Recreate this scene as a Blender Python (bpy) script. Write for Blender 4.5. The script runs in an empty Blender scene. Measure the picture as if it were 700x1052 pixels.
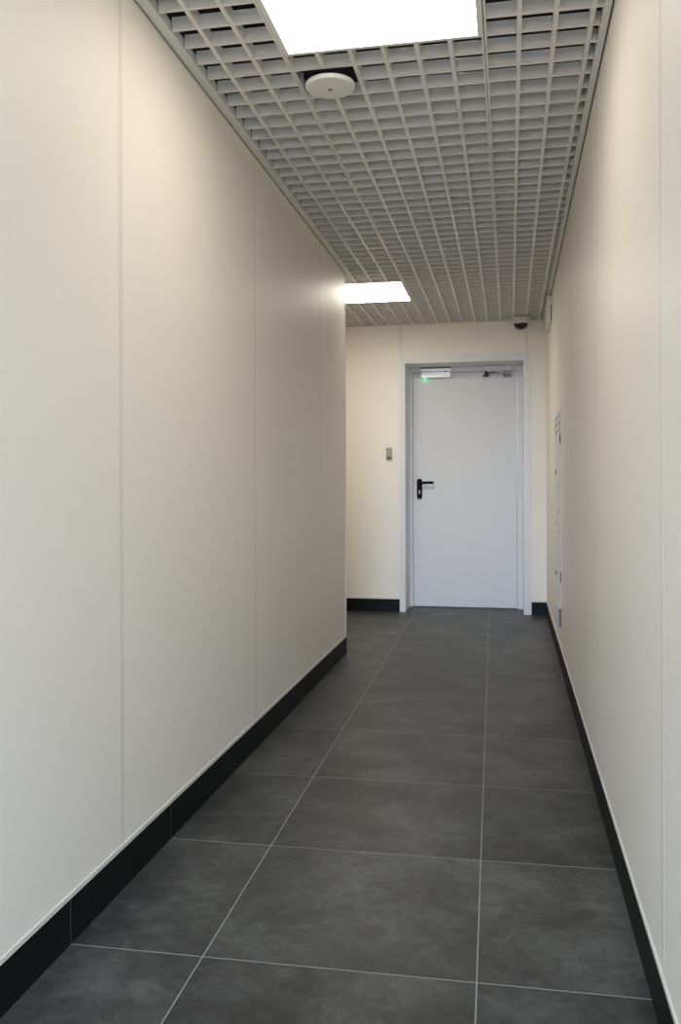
import bpy, bmesh, math, random
from mathutils import Matrix, Vector
random.seed(7)
SC = bpy.context.scene
COL = SC.collection
PI = math.pi

SKY, EXPO = 16.5, 1.0
# ------------------------------------------------------------------ sizes (metres)
CAM_H = 1.0446
XL = -0.9819                       # left wall face
def XR(y): return 0.2877 + 0.0034 * (y - 2.0)   # right wall face
H = 2.3473                         # underside of the lattice ceiling
YC = 5.2733                        # end of the left wall, side passage beyond
YF = 7.0678                        # far wall face
YD = 7.3826                        # door leaf face, set back in its opening
SK = 0.1027                        # skirting height
YREAR = -2.0                       # the corridor opens to daylight behind
XP = -3.3                          # far end of the side passage
TOP = 2.75                         # structural soffit above the lattice
OPL, OPR, OPT = -0.822, 0.128, 2.034   # door opening

# ------------------------------------------------------------------ materials
def mat(name, col, rough=0.5, metal=0.0, spec=0.5, emit=None, estr=0.0):
    m = bpy.data.materials.new(name); m.use_nodes = True
    b = m.node_tree.nodes['Principled BSDF']
    b.inputs['Base Color'].default_value = (*col, 1)
    b.inputs['Roughness'].default_value = rough
    b.inputs['Metallic'].default_value = metal
    b.inputs['Specular IOR Level'].default_value = spec
    if emit:
        b.inputs['Emission Color'].default_value = (*emit, 1)
        b.inputs['Emission Strength'].default_value = estr
    return m

def mottled(name, col, rough, amount=0.04, scale=3.0, bump=0.0, bscale=60, spec=0.5, metal=0.0, stretch=(1, 1, 1)):
    """slight irregular tone of a real coating, plus a fine surface grain"""
    m = mat(name, col, rough, metal, spec)
    nt = m.node_tree; N = nt.nodes; L = nt.links
    b = N['Principled BSDF']
    tc = N.new('ShaderNodeTexCoord')
    mp = N.new('ShaderNodeMapping'); mp.inputs['Scale'].default_value = stretch
    L.new(tc.outputs['Object'], mp.inputs['Vector'])
    no = N.new('ShaderNodeTexNoise'); no.inputs['Scale'].default_value = scale
    no.inputs['Detail'].default_value = 4
    L.new(mp.outputs['Vector'], no.inputs['Vector'])
    rp = N.new('ShaderNodeValToRGB')
    rp.color_ramp.elements[0].position = 0.3; rp.color_ramp.elements[1].position = 0.7
    lo = [c * (1 - amount) for c in col]; hi = [min(1, c * (1 + amount)) for c in col]
    rp.color_ramp.elements[0].color = (*lo, 1); rp.color_ramp.elements[1].color = (*hi, 1)
    L.new(no.outputs['Fac'], rp.inputs['Fac'])
    L.new(rp.outputs['Color'], b.inputs['Base Color'])
    if bump:
        n2 = N.new('ShaderNodeTexNoise'); n2.inputs['Scale'].default_value = bscale
        L.new(tc.outputs['Object'], n2.inputs['Vector'])
        bp = N.new('ShaderNodeBump'); bp.inputs['Strength'].default_value = bump; bp.inputs['Distance'].default_value = 0.001
        L.new(n2.outputs['Fac'], bp.inputs['Height']); L.new(bp.outputs['Normal'], b.inputs['Normal'])
    return m

def floor_material():
    """600 x 600 mm dark stone-look porcelain, thin light grout, laid a degree off the walls"""
    m = mat('dark_porcelain_tiles', (0.06, 0.062, 0.062), 0.42, spec=0.36)
    nt = m.node_tree; N = nt.nodes; L = nt.links
    b = N['Principled BSDF']
    def math_(op, a, c=None, clamp=False):
        n = N.new('ShaderNodeMath'); n.operation = op; n.use_clamp = clamp
        for i, v in enumerate((a, c)):
            if v is None: continue
            if isinstance(v, (int, float)): n.inputs[i].default_value = v
            else: L.new(v, n.inputs[i])
        return n.outputs[0]
    tc = N.new('ShaderNodeTexCoord'); sp = N.new('ShaderNodeSeparateXYZ')
    L.new(tc.outputs['Object'], sp.inputs[0])
    x, y = sp.outputs['X'], sp.outputs['Y']
    u = math_('ADD', math_('ADD', x, 0.6687), math_('MULTIPLY', math_('SUBTRACT', y, 2.0), 0.0155))
    v = math_('SUBTRACT', math_('SUBTRACT', y, 1.8221), math_('MULTIPLY', math_('SUBTRACT', x, XL), 0.0163))
    u = math_('ADD', math_('DIVIDE', u, 0.6), 20.0)
    v = math_('ADD', math_('DIVIDE', v, 0.6), 20.0)
    fu = math_('PINGPONG', u, 0.5); fv = math_('PINGPONG', v, 0.5)
    d = math_('MULTIPLY', math_('MINIMUM', fu, fv), 0.6)            # metres to the nearest joint
    g = N.new('ShaderNodeMapRange'); g.interpolation_type = 'SMOOTHSTEP'
    g.inputs['From Min'].default_value = 0.0011; g.inputs['From Max'].default_value = 0.0020
    g.inputs['To Min'].default_value = 1; g.inputs['To Max'].default_value = 0
    L.new(d, g.inputs['Value'])
    cid = N.new('ShaderNodeCombineXYZ')
    L.new(math_('FLOOR', math_('ADD', u, 0.0)), cid.inputs[0]); L.new(math_('FLOOR', v), cid.inputs[1])
    wn = N.new('ShaderNodeTexWhiteNoise'); wn.noise_dimensions = '3D'
    L.new(cid.outputs[0], wn.inputs['Vector'])
    off = N.new('ShaderNodeVectorMath'); off.operation = 'MULTIPLY_ADD'
    off.inputs[1].default_value = (7, 7, 7)
    L.new(wn.outputs['Color'], off.inputs[0]); L.new(tc.outputs['Object'], off.inputs[2])
    def noise(scale, det, rough, dist=0.0):
        n = N.new('ShaderNodeTexNoise'); n.inputs['Scale'].default_value = scale
        n.inputs['Detail'].default_value = det; n.inputs['Roughness'].default_value = rough
        n.inputs['Distortion'].default_value = dist
        L.new(off.outputs[0], n.inputs['Vector']); return n.outputs['Fac']
    n1 = noise(4.2, 8, 0.62, 0.5); n2 = noise(15, 8, 0.72, 1.2); n3 = noise(160, 3, 0.6)
    mixn = math_('ADD', math_('ADD', math_('MULTIPLY', n1, 0.46), math_('MULTIPLY', n2, 0.38)), math_('MULTIPLY', n3, 0.16))
    mixn = math_('ADD', mixn, math_('MULTIPLY', math_('SUBTRACT', wn.outputs['Value'], 0.5), 0.05))
    rp = N.new('ShaderNodeValToRGB'); e = rp.color_ramp.elements
    e[0].position = 0.41; e[0].color = (0.027, 0.028, 0.0275, 1)
    e[1].position = 0.61; e[1].color = (0.105, 0.106, 0.102, 1)
    k = e.new(0.5); k.color = (0.053, 0.054, 0.0525, 1)
    L.new(mixn, rp.inputs['Fac'])
    mx = N.new('ShaderNodeMix'); mx.data_type = 'RGBA'
    L.new(g.outputs[0], mx.inputs['Factor']); L.new(rp.outputs['Color'], mx.inputs['A'])
    mx.inputs['B'].default_value = (0.30, 0.30, 0.285, 1)
    L.new(mx.outputs['Result'], b.inputs['Base Color'])
    r = N.new('ShaderNodeMapRange'); r.inputs['To Min'].default_value = 0.36; r.inputs['To Max'].default_value = 0.52
    L.new(n2, r.inputs['Value'])
    L.new(math_('MAXIMUM', r.outputs[0], math_('MULTIPLY', g.outputs[0], 0.8)), b.inputs['Roughness'])
    hgt = math_('SUBTRACT', math_('MULTIPLY', n2, 0.15), g.outputs[0])
    bp = N.new('ShaderNodeBump'); bp.inputs['Strength'].default_value = 0.35; bp.inputs['Distance'].default_value = 0.001
    L.new(hgt, bp.inputs['Height']); L.new(bp.outputs['Normal'], b.inputs['Normal'])
    return m

M = {}
M['wall'] = mottled('cream_wall_panel', (0.89, 0.838, 0.755), 0.48, 0.010, 2.0, 0.04, 90, spec=0.36, stretch=(1, 1, 0.2))
M['strip'] = mottled('cream_joint_profile', (0.80, 0.75, 0.67), 0.42, 0.01, 4.0, spec=0.3)
M['base_profile'] = mottled('pale_edge_profile', (0.76, 0.735, 0.67), 0.32, 0.01, 4.0)
M['floor'] = floor_material()
M['skirting'] = mottled('black_skirting_tile', (0.0062, 0.0085, 0.0078), 0.5, 0.25, 8.0, 0.05, 60, spec=0.14)
M['skirt_grout'] = mat('skirting_grout', (0.20, 0.20, 0.19), 0.8)
M['grid'] = mottled('grey_white_lattice_paint', (0.75, 0.735, 0.685), 0.28, 0.015, 5.0, spec=0.85)
M['trim'] = mottled('grey_white_trim_paint', (0.74, 0.735, 0.70), 0.42, 0.015, 5.0)
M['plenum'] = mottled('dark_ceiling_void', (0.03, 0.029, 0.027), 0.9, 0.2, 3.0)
M['lamp_frame'] = mottled('white_lamp_frame', (0.75, 0.75, 0.73), 0.4, 0.01)
def lit(strength): return mat('lit_diffuser', (0.9, 0.9, 0.9), 0.4, emit=(1.0, 0.935, 0.795), estr=strength)
M['door'] = mottled('light_grey_door_paint', (0.76, 0.75, 0.755), 0.42, 0.01, 2.0, 0.04, 120)
M['casing'] = mottled('light_grey_frame_paint', (0.76, 0.755, 0.765), 0.42, 0.01, 2.0)
M['gap'] = mat('door_gap_dark', (0.05, 0.05, 0.055), 0.8)
M['black'] = mottled('black_plastic', (0.005, 0.005, 0.0045), 0.55, 0.1, 30, spec=0.12)
M['steel'] = mottled('brushed_steel', (0.42, 0.415, 0.40), 0.5, 0.03, 40, metal=0.6, stretch=(1, 1, 30))
M['alu'] = mottled('satin_aluminium', (0.88, 0.87, 0.83), 0.42, 0.02, 40, metal=0.5, stretch=(1, 20, 20))
M['dark_metal'] = mottled('dark_bronze_metal', (0.07, 0.065, 0.055), 0.4, 0.1, 30, metal=0.6)
M['white_plastic'] = mottled('white_plastic', (0.72, 0.715, 0.68), 0.38, 0.01, 8)
M['cam_plastic'] = mottled('grey_white_plastic', (0.62, 0.615, 0.58), 0.42, 0.01, 8)
M['dome'] = mottled('smoked_dome', (0.012, 0.010, 0.008), 0.08, 0.1, 12)
M['grey_plastic'] = mottled('warm_grey_plastic', (0.36, 0.335, 0.28), 0.42, 0.02, 20)
M['cabinet'] = mottled('white_enamel_door', (0.68, 0.68, 0.71), 0.28, 0.01, 4)
M['lilac'] = mat('lilac_grey_dark', (0.15, 0.145, 0.165), 0.6, spec=0.2)
M['ink'] = mat('dark_ink', (0.09, 0.085, 0.08), 0.6)
M['led'] = mat('green_status_lamp', (0.05, 0.5, 0.25), 0.4, emit=(0.05, 1.0, 0.45), estr=1.2)

# ------------------------------------------------------------------ mesh helpers
def box(bm, x0, x1, y0, y1, z0, z1):
    vs = [bm.verts.new(p) for p in ((x0, y0, z0), (x1, y0, z0), (x1, y1, z0), (x0, y1, z0),
                                    (x0, y0, z1), (x1, y0, z1), (x1, y1, z1), (x0, y1, z1))]
    for f in ((3, 2, 1, 0), (4, 5, 6, 7), (0, 1, 5, 4), (1, 2, 6, 5), (2, 3, 7, 6), (3, 0, 4, 7)):
        bm.faces.new([vs[i] for i in f])
    return vs

def bevel(bm, w, seg=2):
    bmesh.ops.remove_doubles(bm, verts=bm.verts, dist=1e-6)
    es = [e for e in bm.edges if len(e.link_faces) == 2 and e.calc_face_angle(0) > 0.5]
    bmesh.ops.bevel(bm, geom=es, offset=w, segments=seg, affect='EDGES', profile=0.5)

def lathe(bm, prof, c, axis='Z', n=48):
    """prof: list of (radius, height) about an axis through c"""
    rings = []
    for r, h in prof:
        if r < 1e-6:
            p = Vector((0, 0, h)); ring = [p]
        else:
            ring = [Vector((r * math.cos(2 * PI * k / n), r * math.sin(2 * PI * k / n), h)) for k in range(n)]
        out = []
        for p in ring:
            if axis == 'Y': p = Vector((p.x, p.z, -p.y))
            elif axis == 'X': p = Vector((p.z, p.x, p.y))
            out.append(bm.verts.new(p + Vector(c)))
        rings.append(out)
    for a, b in zip(rings, rings[1:]):
        for k in range(n):
            k2 = (k + 1) % n
            if len(a) == 1 and len(b) == 1: continue
            if len(a) == 1: bm.faces.new((a[0], b[k], b[k2]))
            elif len(b) == 1: bm.faces.new((a[k], b[0], a[k2]))
            else: bm.faces.new((a[k], b[k], b[k2], a[k2]))

def tube(bm, pts, r, n=14):
    pts = [Vector(p) for p in pts]; rings = []
    up0 = Vector((0, 0, 1))
    for i, p in enumerate(pts):
        t = (pts[min(i + 1, len(pts) - 1)] - pts[max(i - 1, 0)]).normalized()
        up = up0 if abs(t.dot(up0)) < 0.95 else Vector((1, 0, 0))
        a = t.cross(up).normalized(); b = a.cross(t).normalized()
        rings.append([bm.verts.new(p + r * (a * math.cos(2 * PI * k / n) + b * math.sin(2 * PI * k / n))) for k in range(n)])
    for a, b in zip(rings, rings[1:]):
        for k in range(n): bm.faces.new((a[k], a[(k + 1) % n], b[(k + 1) % n], b[k]))
    bm.faces.new(rings[0][::-1]); bm.faces.new(rings[-1])

def prism(bm, outline, y0, y1):
    """outline in (x, z), extruded in Y"""
    a = [bm.verts.new((x, y0, z)) for x, z in outline]; b = [bm.verts.new((x, y1, z)) for x, z in outline]
    n = len(a)
    bm.faces.new(a); bm.faces.new(b[::-1])
    for k in range(n): bm.faces.new((a[k], b[k], b[(k + 1) % n], a[(k + 1) % n]))

def obj(name, bm, m, parent=None, smooth=False, bev=0.0, seg=2, origin=None):
    if bev: bevel(bm, bev, seg)
    bmesh.ops.recalc_face_normals(bm, faces=bm.faces)
    if origin is not None:
        bmesh.ops.translate(bm, verts=bm.verts, vec=-Vector(origin))
    me = bpy.data.meshes.new(name); bm.to_mesh(me); bm.free()
    for mm in (m if isinstance(m, (list, tuple)) else [m]): me.materials.append(mm)
    o = bpy.data.objects.new(name, me); COL.objects.link(o)
    if smooth:
        for p in me.polygons: p.use_smooth = True
        try: me.set_sharp_from_angle(angle=math.radians(35))
        except Exception: pass
    if origin is not None: o.location = origin
    if parent is not None:
        o.parent = parent
        o.location = Vector(o.location) - Vector(parent.get('at', (0, 0, 0)))
    return o

def thing(name, at, label, cat, group=None):
    o = bpy.data.objects.new(name, None); COL.objects.link(o); o.empty_display_size = 0.05
    o.location = at; o['at'] = at
    o['label'] = label; o['category'] = cat
    if group: o['group'] = group
    return o

def struct(name, bm, m, **k):
    o = obj(name, bm, m, **k); o['kind'] = 'structure'; return o

def B(): return bmesh.new()

# ------------------------------------------------------------------ floor
bm = B(); box(bm, XP - 0.1, 0.45, YREAR, YD + 0.3, -0.12, 0.0)
floor = struct('floor', bm, M['floor'])

# ------------------------------------------------------------------ walls
def wall_box(bm, x0, x1, y0, y1, z0=0.0, z1=TOP): return box(bm, x0, x1, y0, y1, z0, z1)

# left wall: panels end in the free corner of the side passage
bm = B()
wall_box(bm, XL - 0.12, XL, YREAR, YC)
wall_left = struct('wall_left', bm, M['wall'])
for y in (-0.30, 0.895, 2.0965, 3.3095, 4.5326):
    bm = B(); box(bm, XL - 0.002, XL + 0.0002, y - 0.0125, y + 0.0125, SK + 0.012, H + 0.006)
    obj('joint_strip', bm, M['strip'], wall_left)
bm = B(); box(bm, XL - 0.003, XL + 0.0035, YREAR, YC + 0.0035, SK, SK + 0.0125)
obj('edge_profile', bm, M['base_profile'], wall_left, bev=0.001)
bm = B(); box(bm, XL - 0.02, XL + 0.0025, YC - 0.018, YC + 0.0025, SK + 0.012, H + 0.006)
obj('corner_profile', bm, M['base_profile'], wall_left, bev=0.001)

bm = B(); wall_box(bm, XP, XL - 0.12, YC - 0.12, YC)
wall_passage = struct('wall_passage', bm, M['wall'])
bm = B(); wall_box(bm, XP - 0.12, XP, YC - 0.12, YF + 0.1)
wall_passage_end = struct('wall_passage_end', bm, M['wall'])

# right wall, very slightly out of parallel
def right_slab(bm, y0, y1, off0, off1, z0, z1):
    """box hugging the right wall: off0/off1 = distance from the wall face into the corridor (negative = behind)"""
    pts = []
    for z in (z0, z1):
        for (y, o) in ((y0, off1), (y0, off0), (y1, off0), (y1, off1)):
            pts.append(bm.verts.new((XR(y) - o, y, z)))
    for f in ((3, 2, 1, 0), (4, 5, 6, 7), (0, 1, 5, 4), (1, 2, 6, 5), (2, 3, 7, 6), (3, 0, 4, 7)):
        bm.faces.new([pts[i] for i in f])

bm = B(); right_slab(bm, YREAR, YF + 0.1, -0.12, 0.0, 0, TOP)
wall_right = struct('wall_right', bm, M['wall'])
for y in (-0.7, 0.50, 1.7245, 2.949, 4.165, 5.40):
    bm = B(); right_slab(bm, y - 0.0125, y + 0.0125, -0.002, 0.0002, SK + 0.012, H + 0.006)
    obj('joint_strip', bm, M['strip'], wall_right)
bm = B(); right_slab(bm, YREAR, YF, -0.003, 0.0035, SK, SK + 0.0125)
obj('edge_profile', bm, M['base_profile'], wall_right, bev=0.001)

# far wall with the deep door opening
bm = B()
box(bm, XP, OPL, YF, YF + 0.42, 0, TOP)
box(bm, OPR, 0.42, YF, YF + 0.42, 0, TOP)
box(bm, OPL, OPR, YF, YF + 0.42, OPT, TOP)
wall_back = struct('wall_back', bm, M['wall'])
for x in (-0.853, 0.153, -2.05):
    bm = B(); box(bm, x - 0.012, x + 0.012, YF - 0.0022, YF + 0.002, (2.094 if x > -1.5 else SK + 0.012), H + 0.006)
    obj('joint_strip', bm, M['strip'], wall_back, bev=0.0009)
bm = B()
box(bm, XP, -0.8668, YF - 0.0035, YF + 0.003, SK, SK + 0.012)
box(bm, 0.1845, XR(YF) - 0.0036, YF - 0.0035, YF + 0.003, SK, SK + 0.012)
obj('edge_profile', bm, M['base_profile'], wall_back)

# ------------------------------------------------------------------ skirting tiles
def skirting(name, segs, place):
    bm = B()
    for a, b in segs: place(bm, a + 0.0017, b - 0.0017, 0.0, 0.0)
    o = struct(name, bm, M['skirting'])
    bm = B(); place(bm, segs[0][0], segs[-1][1], 0.0008, 0.002)
    obj('joint_grout', bm, M['skirt_grout'], o)
    return o
def cuts(a, b, first):
    ys = [first + 0.6 * k for k in range(-10, 14)]
    ys = [a] + [y for y in ys if a + 0.02 < y < b - 0.02] + [b]
    return list(zip(ys, ys[1:]))
TH = 0.0015
skirting('baseboard_left', cuts(YREAR, YC + 0.004, 1.822),
         lambda bm, a, b, s, t: box(bm, XL - 0.006 + t * 0, XL + TH * 2 - s, a, b, 0, SK - t))
skirting('baseboard_right', cuts(YREAR, YF - 0.001, 1.845),
         lambda bm, a, b, s, t: right_slab(bm, a, b, -0.006, TH * 2 - s, 0, SK - t))
skirting('baseboard_back', [(-3.28, -2.68), (-2.68, -2.08), (-2.08, -1.48), (-1.48, -0.8678)],
         lambda bm, a, b, s, t: box(bm, a, b, YF - TH * 2 + s, YF + 0.005, 0, SK - t))
skirting('baseboard_corner', [(0.1845, XR(YF) - 0.0005)],
         lambda bm, a, b, s, t: box(bm, a, b, YF - TH * 2 + s, YF + 0.005, 0, SK - t))
skirting('baseboard_passage', [(-3.28, -2.7), (-2.7, -2.1), (-2.1, -1.5), (-1.5, XL)],
         lambda bm, a, b, s, t: box(bm, a, b, YC - 0.005, YC + TH * 2 - s, 0, SK - t))

# ------------------------------------------------------------------ lattice ceiling
P = 0.1; MOD = 0.598
GX0 = -0.0625; GY0 = 2.557                         # a module corner
BW, BH = 0.0072, 0.038                             # half of a doubled bar / bar height
LIGHTS = {(-1, -1), (-2, 5), (-4, 5)}                       # module cells holding lamps (ix, iy), the last one added
VENT = (-0.556, 2.735)
def skew(y): return 0.0028 * (y - GY0)             # the lattice follows the right wall
def region(y):                                     # ceiling extent at a given depth
    return (XL + 0.0405 if y < YC else XP, XR(y) - 0.0265)
bm = B()
def bar(x0, x1, y0, y1, dz=0.0):
    zs = (H + dz, H + dz + BH)
    vs = []
    for z in zs:
        for (x, y) in ((x0, y0), (x1, y0), (x1, y1), (x0, y1)):
            vs.append(bm.verts.new((x + skew(y), y, z)))
    for f in ((3, 2, 1, 0), (4, 5, 6, 7), (0, 1, 5, 4), (1, 2, 6, 5), (2, 3, 7, 6), (3, 0, 4, 7)):
        bm.faces.new([vs[i] for i in f])
def clipbar(x0, x1, y0, y1, dz):
    # keep the bar inside the room outline
    y0 = max(y0, YREAR); y1 = min(y1, YF - 0.024)
    if y1 - y0 < 0.002: return
    spans = [(y0, y1)]
    if y0 < YC + 0.03 < y1 and x0 < XL + 0.02: spans = [(y0, YC + 0.003), (YC + 0.003, y1)]
    for a, b in spans:
        lo, hi = region((a + b) / 2)
        s = skew((a + b) / 2)
        xa, xb = max(x0, lo - s), min(x1, hi - s)
        if xb - xa > 0.002: bar(xa, xb, a, b, dz)
for iy in range(-9, 8):
    for ix in range(-7, 2):
        if (ix, iy) in LIGHTS: continue
        mx, my = GX0 + ix * 0.6, GY0 + iy * MOD
        dz = random.uniform(-0.0012, 0.0012)
        px, py = 0.1, MOD / 6
        vent_here = mx < VENT[0] < mx + 0.6 and my < VENT[1] < my + MOD
        g = 0.0009
        # frame of the module: half bars on its four sides
        clipbar(mx + g, mx + BW, my + g, my + MOD - g, dz); clipbar(mx + 0.6 - BW, mx + 0.6 - g, my + g, my + MOD - g, dz)
        clipbar(mx + BW, mx + 0.6 - BW, my + g, my + BW * 0.8, dz + 0.0005); clipbar(mx + BW, mx + 0.6 - BW, my + MOD - BW * 0.8, my + MOD - g, dz + 0.0005)
        for k in range(1, 6):
            x = mx + k * px; y = my + k * py; w = 0.0066
            if vent_here and abs(x - VENT[0]) < 0.03:
                clipbar(x - w, x + w, my + BW, my + py + 0.004, dz); clipbar(x - w, x + w, my + 2.55 * py, my + MOD - BW, dz)
            else:
                clipbar(x - w, x + w, my + BW, my + MOD - BW, dz)
            w = 0.0052
            if vent_here and k == 2:
                clipbar(mx + BW, mx + 0.012, y - w, y + w, dz + 0.0005); clipbar(mx + 0.192, mx + 0.6 - BW, y - w, y + w, dz + 0.0005)
            else:
                clipbar(mx + BW, mx + 0.6 - BW, y - w, y + w, dz + 0.0005)
ceiling = struct('ceiling', bm, M['grid'])
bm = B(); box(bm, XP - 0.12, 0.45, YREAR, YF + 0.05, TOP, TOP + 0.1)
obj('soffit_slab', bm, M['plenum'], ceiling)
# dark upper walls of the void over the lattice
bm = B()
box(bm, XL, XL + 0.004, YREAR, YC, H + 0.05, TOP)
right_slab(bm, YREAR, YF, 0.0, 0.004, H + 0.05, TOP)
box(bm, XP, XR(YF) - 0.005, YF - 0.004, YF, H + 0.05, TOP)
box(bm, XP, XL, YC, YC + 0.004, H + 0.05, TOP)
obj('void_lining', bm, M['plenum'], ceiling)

# angle trims round the edge
def trim(name, parts):
    bm = B()
    for f, a in parts: f(bm, *a)
    return struct(name, bm, M['trim'])
trim('trim_1', [(box, (XL + 0.0035, XL + 0.037, YREAR, YC + 0.004, H - 0.001, H + 0.002)),
                (box, (XL + 0.0035, XL + 0.0055, YREAR, YC + 0.004, H - 0.001, H + 0.045)),
                (box, (XL + 0.035, XL + 0.037, YREAR, YC + 0.004, H + 0.002, H + 0.03))])
trim('trim_2', [(right_slab, (YREAR, YF - 0.001, 0.0035, 0.0255, H - 0.001, H + 0.002)),
                (right_slab, (YREAR, YF - 0.001, 0.0035, 0.0055, H - 0.001, H + 0.045)),
                (right_slab, (YREAR, YF - 0.001, 0.0235, 0.0255, H + 0.002, H + 0.03))])
trim('trim_3', [(box, (XP, XR(YF) - 0.027, YF - 0.022, YF - 0.0035, H - 0.001, H + 0.002)),
                (box, (XP, XR(YF) - 0.027, YF - 0.0055, YF - 0.0035, H + 0.002, H + 0.045))])
trim('trim_4', [(box, (XP, XL + 0.003, YC + 0.0045, YC + 0.022, H - 0.001, H + 0.002)),
                (box, (XP, XL + 0.003, YC + 0.0045, YC + 0.0065, H + 0.002, H + 0.045))])

# ------------------------------------------------------------------ ceiling lamps
def lamp(ix, iy, label, strength):
    x0 = GX0 + ix * 0.6 + 0.0015; x1 = x0 + 0.597
    y0 = GY0 + iy * MOD + 0.0015; y1 = y0 + MOD - 0.003
    s = skew((y0 + y1) / 2); x0 += s; x1 += s
    cx, cy = (x0 + x1) / 2, (y0 + y1) / 2
    t = thing('ceiling_lamp', (cx, cy, H), label, 'ceiling light', 'square lit panels in the lattice ceiling')
    f = 0.0165
    bm = B()
    box(bm, x0, x0 + f, y0, y1, H - 0.001, H + 0.012); box(bm, x1 - f, x1, y0, y1, H - 0.001, H + 0.012)
    box(bm, x0 + f, x1 - f, y0, y0 + f * .5, H - 0.001, H + 0.012); box(bm, x0 + f, x1 - f, y1 - f * .5, y1, H - 0.001, H + 0.012)
    box(bm, x0, x1, y0, y1, H + 0.012, H + 0.035)
    obj('frame', bm, M['lamp_frame'], t)
    bm = B(); box(bm, x0 + f, x1 - f, y0 + f * .5, y1 - f * .5, H + 0.001, H + 0.0119)
    dif = obj('diffuser', bm, [lit(strength), M['lamp_frame']], t)
    for p in dif.data.polygons: p.material_index = 0 if p.normal.z < -0.9 else 1     # only the lower face shines
    return t
lamp(-1, -1, 'large white lit square panel in the lattice ceiling nearest the viewer, beside the round vent', 3.45)
lamp(-2, 5, 'lit panel further down the ceiling, half hidden behind the left wall corner', 8.0)

lamp(-4, 5, 'added lit panel, unseen in the side passage behind the left wall', 1.8)  # unseen lamp added to lift the light on the far wall

# ------------------------------------------------------------------ round vent in the lattice
vx, vy = VENT
t = thing('ceiling_vent', (vx, vy, H), 'round white disc fitting in the lattice ceiling with small dark hole', 'vent')
bm = B()
lathe(bm, [(0.079, 0.004), (0.0805, 0.000), (0.080, -0.004), (0.076, -0.009), (0.060, -0.0115), (0.030, -0.0135), (0.010, -0.0145), (0.0085, -0.0145), (0.0085, -0.011), (0, -0.011)],
      (vx, vy, H - 0.0195))
lathe(bm, [(0.079, 0.004), (0.0, 0.004)], (vx, vy, H - 0.0195))
obj('disc', bm, M['white_plastic'], t, smooth=True)
bm = B(); lathe(bm, [(0, -0.0112), (0.0078, -0.0114), (0.0078, -0.0128), (0.004, -0.0136), (0, -0.0136)], (vx, vy, H - 0.0195), n=20)
obj('screw', bm, M['dark_metal'], t, smooth=True)
bm = B(); lathe(bm, [(0.0, -0.0150), (0.036, -0.0150), (0.038, 0.01), (0.038, 0.09), (0.03, 0.10), (0.0, 0.10)], (vx, vy + 0.01, H), n=40)
obj('collar', bm, M['plenum'], t, smooth=True)

# ------------------------------------------------------------------ dome camera
cx, cy = 0.107, 6.905
t = thing('ceiling_dome_camera', (cx, cy, H), 'white dome security camera with dark glass hanging in the far ceiling corner', 'camera')
bm = B()
lathe(bm, [(0, 0.0), (0.064, 0.0), (0.0755, -0.006), (0.0775, -0.014), (0.0765, -0.026), (0.071, -0.039), (0.063, -0.049), (0.0565, -0.0545), (0.053, -0.055), (0, -0.055)], (cx, cy, H - 0.0015))
obj('housing', bm, M['cam_plastic'], t, smooth=True)
bm = B()
R_ = 0.053
lathe(bm, [(R_, 0.0)] + [(R_ * math.cos(a), -R_ * 0.86 * math.sin(a)) for a in [PI / 2 * k / 10 for k in range(1, 10)]] + [(0, -R_ * 0.86)], (cx, cy, H - 0.0565))
obj('dome', bm, M['dome'], t, smooth=True)
bm = B(); lathe(bm, [(0, 0.004), (0.0035, 0.004), (0.0035, -0.001), (0.0, -0.001)], (cx - 0.008, cy - 0.0763, H - 0.027), axis='Y', n=16)
obj('screw', bm, M['ink'], t)

# ------------------------------------------------------------------ door
bm = B()
CY0 = YF - 0.004
def ring(x0, x1, zt, w0, w1, wt, y0, y1):
    box(bm, x0 - w0, x0, y0, y1, 0.0, zt + wt); box(bm, x1, x1 + w1, y0, y1, 0.0, zt + wt); box(bm, x0, x1, y0, y1, zt, zt + wt)
ring(OPL + 0.0025, OPR - 0.0005, OPT - 0.0025, 0.0475, 0.059, 0.062, CY0, YF + 0.002)    # casing on the wall
ring(OPL + 0.0025, OPR - 0.0005, OPT - 0.0025, 0.002, 0.002, 0.002, YF + 0.002, YD + 0.05)   # reveal lining
ring(OPL + 0.0305, OPR - 0.0465, 1.991, 0.0275, 0.0455, 0.0395, YD - 0.004, YD + 0.045)      # stop frame at the leaf
door = struct('door_1', bm, M['casing'], origin=((OPL + OPR) / 2, YF, 0)); door['at'] = tuple(door.location)
lx0, lx1, lz = OPL + 0.0335, OPR - 0.0495, 1.9875
bm = B(); box(bm, lx0, lx1, YD - 0.001, YD + 0.045, 0.006, lz)
leaf = obj('door_leaf', bm, M['door'], door, bev=0.0015)
bm = B()
box(bm, OPL + 0.031, lx0 - 0.0003, YD + 0.004, YD + 0.04, 0.004, 1.990); box(bm, lx1 + 0.0003, OPR - 0.047, YD + 0.004, YD + 0.04, 0.004, 1.990)
box(bm, lx0, lx1, YD + 0.004, YD + 0.04, lz + 0.0003, 1.9905); 
obj('seal', bm, M['gap'], door)
bm = B(); box(bm, OPL + 0.0305, OPR - 0.0465, YD + 0.001, YD + 0.06, 0.0, 0.005)
obj('threshold', bm, M['gap'], door)
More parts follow.
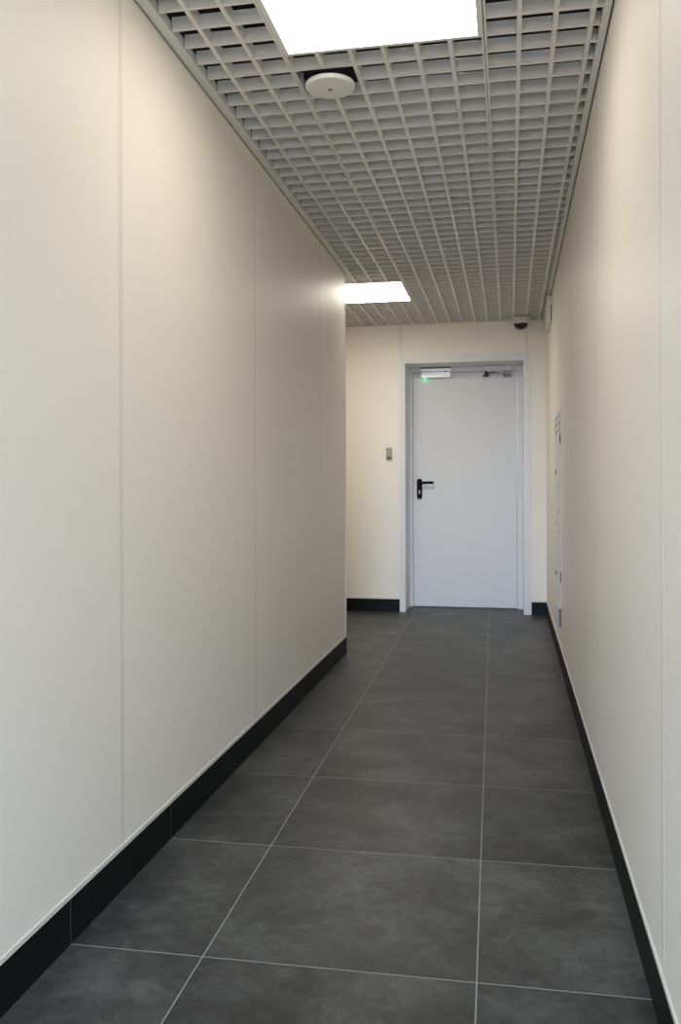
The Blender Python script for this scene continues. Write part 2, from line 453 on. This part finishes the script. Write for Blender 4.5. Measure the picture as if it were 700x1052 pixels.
# handle: long rounded plate, lever, key cylinder
hx, hz0, hz1 = -0.734, 0.917, 1.091
w = 0.0225
outl = [(hx + w * math.cos(a), hz1 - w + w * math.sin(a)) for a in [PI * k / 12 for k in range(13)]] + \
       [(hx + w * math.cos(a), hz0 + w + w * math.sin(a)) for a in [PI + PI * k / 12 for k in range(13)]]
bm = B(); prism(bm, outl, YD - 0.010, YD - 0.0012)
handle = obj('door_handle', bm, M['black'], door, bev=0.002, origin=(hx, YD, 1.0)); handle['at'] = (hx, YD, 1.0)
handle['label'] = 'black lever handle with long rounded plate'
bm = B()
zl = 1.057
tube(bm, [(hx, YD - 0.009, zl), (hx, YD - 0.030, zl), (hx + 0.003, YD - 0.042, zl), (hx + 0.012, YD - 0.049, zl), (hx + 0.03, YD - 0.051, zl), (hx + 0.08, YD - 0.051, zl), (hx + 0.117, YD - 0.051, zl), (hx + 0.121, YD - 0.049, zl)], 0.0112)
lv = obj('lever', bm, M['black'], smooth=True, origin=(hx, YD, zl)); lv.parent = handle; lv.location = Vector((hx, YD, zl)) - Vector(handle['at'])
bm = B(); lathe(bm, [(0, 0.004), (0.0085, 0.004), (0.0085, -0.0035), (0.007, -0.0045), (0, -0.0045)], (hx, YD - 0.0095, 0.984), axis='Y', n=24)
box(bm, hx - 0.0055, hx + 0.0055, YD - 0.0135, YD - 0.009, 0.962, 0.982)
kc = obj('key_cylinder', bm, M['steel'], smooth=True, origin=(hx, YD, 0.98)); kc.parent = handle; kc.location = Vector((hx, YD, 0.98)) - Vector(handle['at'])
kc['label'] = 'bright steel key cylinder'

# ------------------------------------------------------------------ magnetic lock over the leaf
mx0, mx1, mz0, mz1 = -0.718, -0.468, 1.945, 2.020
ym = YD - 0.005
t = thing('magnetic_lock', (-0.593, ym, mz0), 'bright aluminium lock box with green light at the top left of door', 'lock')
bm = B(); box(bm, mx0, mx1, ym - 0.045, ym, 1.9935, mz1)
obj('magnet_body', bm, M['alu'], t, bev=0.0015)
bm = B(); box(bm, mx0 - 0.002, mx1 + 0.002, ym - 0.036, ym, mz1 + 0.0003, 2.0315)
obj('top_shadow_strip', bm, M['dark_metal'], t)  # dark strip stands in for the shadow above the lock
bm = B(); box(bm, mx0 + 0.001, mx1 - 0.001, ym - 0.043, ym - 0.0005, 1.9905, 1.994)
for k in range(3): box(bm, mx0 + 0.012 + 0.022 * k, mx0 + 0.024 + 0.022 * k, ym - 0.0454, ym - 0.044, 1.9945, 1.9985)
box(bm, mx1 - 0.060, mx1 - 0.028, ym - 0.0454, ym - 0.044, 1.9945, 1.9985)
obj('seam', bm, M['ink'], t)
bm = B(); box(bm, mx0 + 0.003, mx1, ym - 0.0465, ym - 0.0005, mz0, 1.991)
plate = obj('cover_plate', bm, M['alu'], t, bev=0.0015)
bm = B()
for k, wd in enumerate((0.0035, 0.005, 0.004, 0.0035, 0.005, 0.0045, 0.0035)):
    x = mx1 - 0.066 + 0.0073 * k
    box(bm, x, x + wd, ym - 0.0469, ym - 0.046, 1.9545, 1.9590)
obj('lettering', bm, M['ink'], t)
bm = B(); lathe(bm, [(0, -0.004), (0.003, -0.0035), (0.0045, -0.001), (0.0045, 0.001), (0, 0.001)], (-0.683, ym - 0.016, mz0 - 0.0005), n=20)
obj('status_lamp', bm, M['led'], t, smooth=True)
ld = bpy.data.lights.new('status_glow', 'POINT'); ld.energy = 0.006; ld.color = (0.10, 1.0, 0.50); ld.shadow_soft_size = 0.004
lo = bpy.data.objects.new('status_glow', ld); COL.objects.link(lo); lo.parent = t
lo.location = Vector((-0.683, ym - 0.020, mz0 - 0.012)) - Vector(t['at'])

# ------------------------------------------------------------------ door closer
yc = YD - 0.0045
t = thing('door_closer', (-0.08, yc, 1.94), 'pale overhead door closer with folding metal arm at the top right of door', 'door closer')
bm = B(); box(bm, -0.200, 0.036, yc - 0.042, yc, 1.988, 2.029)
obj('body', bm, M['casing'], t, bev=0.003)
bm = B(); lathe(bm, [(0, 0), (0.010, 0), (0.010, -0.028), (0.008, -0.030), (0, -0.030)], (-0.172, yc - 0.022, 1.9875), n=24)
lathe(bm, [(0, -0.0301), (0.024, -0.0301), (0.026, -0.033), (0.026, -0.040), (0.022, -0.043), (0, -0.043)], (-0.172, yc - 0.022, 1.9875), n=28)
obj('pivot', bm, M['dark_metal'], t, smooth=True)
def flatbar(a, b, hw, hz):
    a, b = Vector(a), Vector(b); d = (b - a).normalized(); s = d.cross(Vector((0, 0, 1))).normalized() * hw
    q = []
    for z in (-hz, hz):
        for p in (a - s, b - s, b + s, a + s): q.append(bm.verts.new(p + Vector((0, 0, z))))
    for f in ((3, 2, 1, 0), (4, 5, 6, 7), (0, 1, 5, 4), (1, 2, 6, 5), (2, 3, 7, 6), (3, 0, 4, 7)): bm.faces.new([q[i] for i in f])
bm = B(); flatbar((-0.172, yc - 0.024, 1.968), (-0.075, yc - 0.150, 1.962), 0.010, 0.004)
obj('arm', bm, M['dark_metal'], t, bev=0.001)
bm = B(); flatbar((-0.082, yc - 0.148, 1.955), (0.012, yc - 0.016, 1.957), 0.008, 0.004)
lathe(bm, [(0, 0.018), (0.010, 0.016), (0.011, 0.0), (0.009, -0.005), (0, -0.005)], (-0.078, yc - 0.147, 1.952), n=20)
obj('forearm', bm, M['steel'], t, bev=0.0008)
bm = B(); box(bm, -0.030, 0.042, YD - 0.0062, YD - 0.0012, 1.936, 1.984 - 0.004)
box(bm, -0.006, 0.026, YD - 0.034, YD - 0.0062, 1.946, 1.951); box(bm, -0.006, 0.026, YD - 0.034, YD - 0.0062, 1.963, 1.968)
obj('bracket', bm, M['steel'], t)
bm = B(); box(bm, -0.024, -0.012, YD - 0.0075, YD - 0.0063, 1.944, 1.974)
obj('screw', bm, M['dark_metal'], t)
bm = B(); box(bm, 0.014, 0.030, YD - 0.0075, YD - 0.0063, 1.938, 1.956)
obj('screw', bm, M['dark_metal'], t)

# ------------------------------------------------------------------ small grey box on the far wall
t = thing('card_reader', (-0.953, YF, 1.249), 'small grey upright box with dark lower edge on cream wall left of door', 'reader')
bm = B(); box(bm, -0.976, -0.930, YF - 0.022, YF - 0.0002, 1.2655, 1.345)
obj('cover', bm, M['grey_plastic'], t, bev=0.003)
bm = B(); box(bm, -0.9735, -0.9325, YF - 0.019, YF - 0.0002, 1.249, 1.2655)
obj('lower_edge', bm, M['dark_metal'], t, bev=0.002)
bm = B(); box(bm, -0.958, -0.948, YF - 0.0224, YF - 0.0215, 1.274, 1.279)
obj('indicator', bm, M['ink'], t)

# ------------------------------------------------------------------ tall white service cabinet set in the right wall
ca, cb, cz0, cz1 = 5.02, 5.66, 0.36, 1.475
cmid = (ca + cb) / 2
t = thing('service_cabinet', (XR(cmid), cmid, cz0), 'tall narrow white cabinet door flush on the right wall near the far door', 'cabinet')
bm = B(); right_slab(bm, ca, cb, 0.0002, 0.0025, cz0, cz1)
obj('frame', bm, M['casing'], t, bev=0.0008)
bm = B(); right_slab(bm, ca + 0.02, cb - 0.02, 0.0025, 0.0045, cz0 + 0.02, cz1 - 0.02)
obj('door', bm, M['cabinet'], t, bev=0.001)
bm = B()   # printed frame of the paper label
la, lb, l0, l1 = 5.10, 5.56, 1.352, 1.443
e = 0.006
for a, b, c, d in ((la, lb, l0, l0 + e), (la, lb, l1 - e, l1), (la, la + 3 * e, l0, l1), (lb - 3 * e, lb, l0, l1), (la, lb, 1.395, 1.395 + e)):
    right_slab(bm, a, b, 0.0045, 0.0050, c, d)
obj('label_print', bm, M['ink'], t)
for z in (1.116, 0.498):
    bm = B(); right_slab(bm, 5.475, 5.515, 0.0045, 0.0085, z - 0.012, z + 0.012)
    obj('lock', bm, M['ink'], t, bev=0.002)
for (a, z) in ((5.28, 0.872), (5.36, 0.815), (5.23, 0.768)):
    bm = B(); right_slab(bm, a - 0.03, a + 0.03, 0.0045, 0.0050, z - 0.006, z + 0.006)
    obj('marking', bm, M['ink'], t)
for z in (0.515, 1.30):
    bm = B(); right_slab(bm, ca + 0.002, ca + 0.018, 0.0025, 0.008, z - 0.028, z + 0.028)
    obj('hinge', bm, M['ink'], t, bev=0.002)

t = thing('socket_box', (XR(5.2), 5.2, 0.225), 'small white box low on the right wall below the tall white cabinet', 'box')
bm = B(); right_slab(bm, 5.06, 5.36, 0.0004, 0.016, 0.225, 0.340)
obj('housing', bm, M['cabinet'], t, bev=0.002)
bm = B(); right_slab(bm, 5.09, 5.33, 0.016, 0.0185, 0.240, 0.325)
obj('cover', bm, M['white_plastic'], t, bev=0.001)
bm = B(); right_slab(bm, 5.057, 5.0602, 0.001, 0.0145, 0.229, 0.336)
obj('dark_end_face', bm, M['lilac'], t)  # near end face coloured darker than the rest of the box

# small white box high on the right wall under the ceiling edge
t = thing('wall_box', (XR(6.25), 6.25, 2.14), 'small white box high on the right wall near the camera with a dark slit', 'box')
bm = B(); right_slab(bm, 6.10, 6.52, 0.0004, 0.030, 2.150, 2.335)
obj('housing', bm, M['white_plastic'], t, bev=0.003)
bm = B(); right_slab(bm, 6.096, 6.10, 0.001, 0.007, 2.16, 2.27)
obj('slit', bm, M['ink'], t)

# ------------------------------------------------------------------ daylight from the open rear end of the corridor
w = bpy.data.worlds.new('overcast_sky'); SC.world = w; w.use_nodes = True
nt = w.node_tree; bg = nt.nodes['Background']
tc = nt.nodes.new('ShaderNodeTexCoord'); sp = nt.nodes.new('ShaderNodeSeparateXYZ'); rp = nt.nodes.new('ShaderNodeValToRGB')
mr = nt.nodes.new('ShaderNodeMapRange'); mr.inputs['From Min'].default_value = -1; mr.inputs['From Max'].default_value = 1
nt.links.new(tc.outputs['Generated'], sp.inputs[0]); nt.links.new(sp.outputs['Z'], mr.inputs['Value']); nt.links.new(mr.outputs[0], rp.inputs['Fac'])
el = rp.color_ramp.elements
el[0].position = 0.485; el[0].color = (0.065, 0.065, 0.075, 1)      # ground outside
el[1].position = 0.515; el[1].color = (0.595, 0.765, 1.0, 1)        # bright low overcast sky
k = el.new(0.60); k.color = (0.47, 0.60, 0.78, 1)
k = el.new(0.75); k.color = (0.36, 0.46, 0.60, 1)
nt.links.new(rp.outputs['Color'], bg.inputs['Color'])
bg.inputs['Strength'].default_value = SKY
pd = bpy.data.lights.new('opening_portal', 'AREA'); pd.shape = 'RECTANGLE'; pd.size = XR(YREAR) - XL; pd.size_y = H
pd.cycles.is_portal = True
po = bpy.data.objects.new('opening_portal', pd); COL.objects.link(po)
po.location = ((XL + XR(YREAR)) / 2, YREAR - 0.001, H / 2); # area light points along its -Z: turn it to shine down the corridor (+Y)
po.rotation_euler = (PI / 2, 0, 0)

# ------------------------------------------------------------------ camera
FPX, V0 = 890.998, 497.642
cd = bpy.data.cameras.new('camera'); cd.sensor_fit = 'VERTICAL'; cd.sensor_height = 36.0; cd.sensor_width = 24.0
cd.lens = FPX * 36.0 / 1052.0
cd.shift_y = -(526.0 - V0) / 1052.0
cd.clip_start = 0.01; cd.clip_end = 100
co = bpy.data.objects.new('camera', cd); COL.objects.link(co)
co.matrix_world = Matrix.Translation((0, 0, CAM_H)) @ Matrix.Rotation(0.1901, 4, 'Z') @ Matrix.Rotation(PI / 2, 4, 'X') @ Matrix.Rotation(-0.0030, 4, 'Z')
SC.camera = co

for o in bpy.data.objects:
    if 'at' in o: del o['at']

SC.view_settings.view_transform = 'Standard'; SC.view_settings.look = 'None'
SC.view_settings.exposure = EXPO; SC.view_settings.gamma = 1.0; SC.view_settings.use_curve_mapping = False
SC.cycles.use_denoising = True; SC.cycles.denoiser = 'OPENIMAGEDENOISE'; SC.cycles.denoising_input_passes = 'RGB_ALBEDO_NORMAL'; SC.cycles.denoising_prefilter = 'ACCURATE'
SC.cycles.max_bounces = 12; SC.cycles.diffuse_bounces = 8; SC.cycles.glossy_bounces = 4
SC.cycles.sample_clamp_indirect = 4.0
SC.cycles.use_guiding = True; SC.cycles.use_adaptive_sampling = False
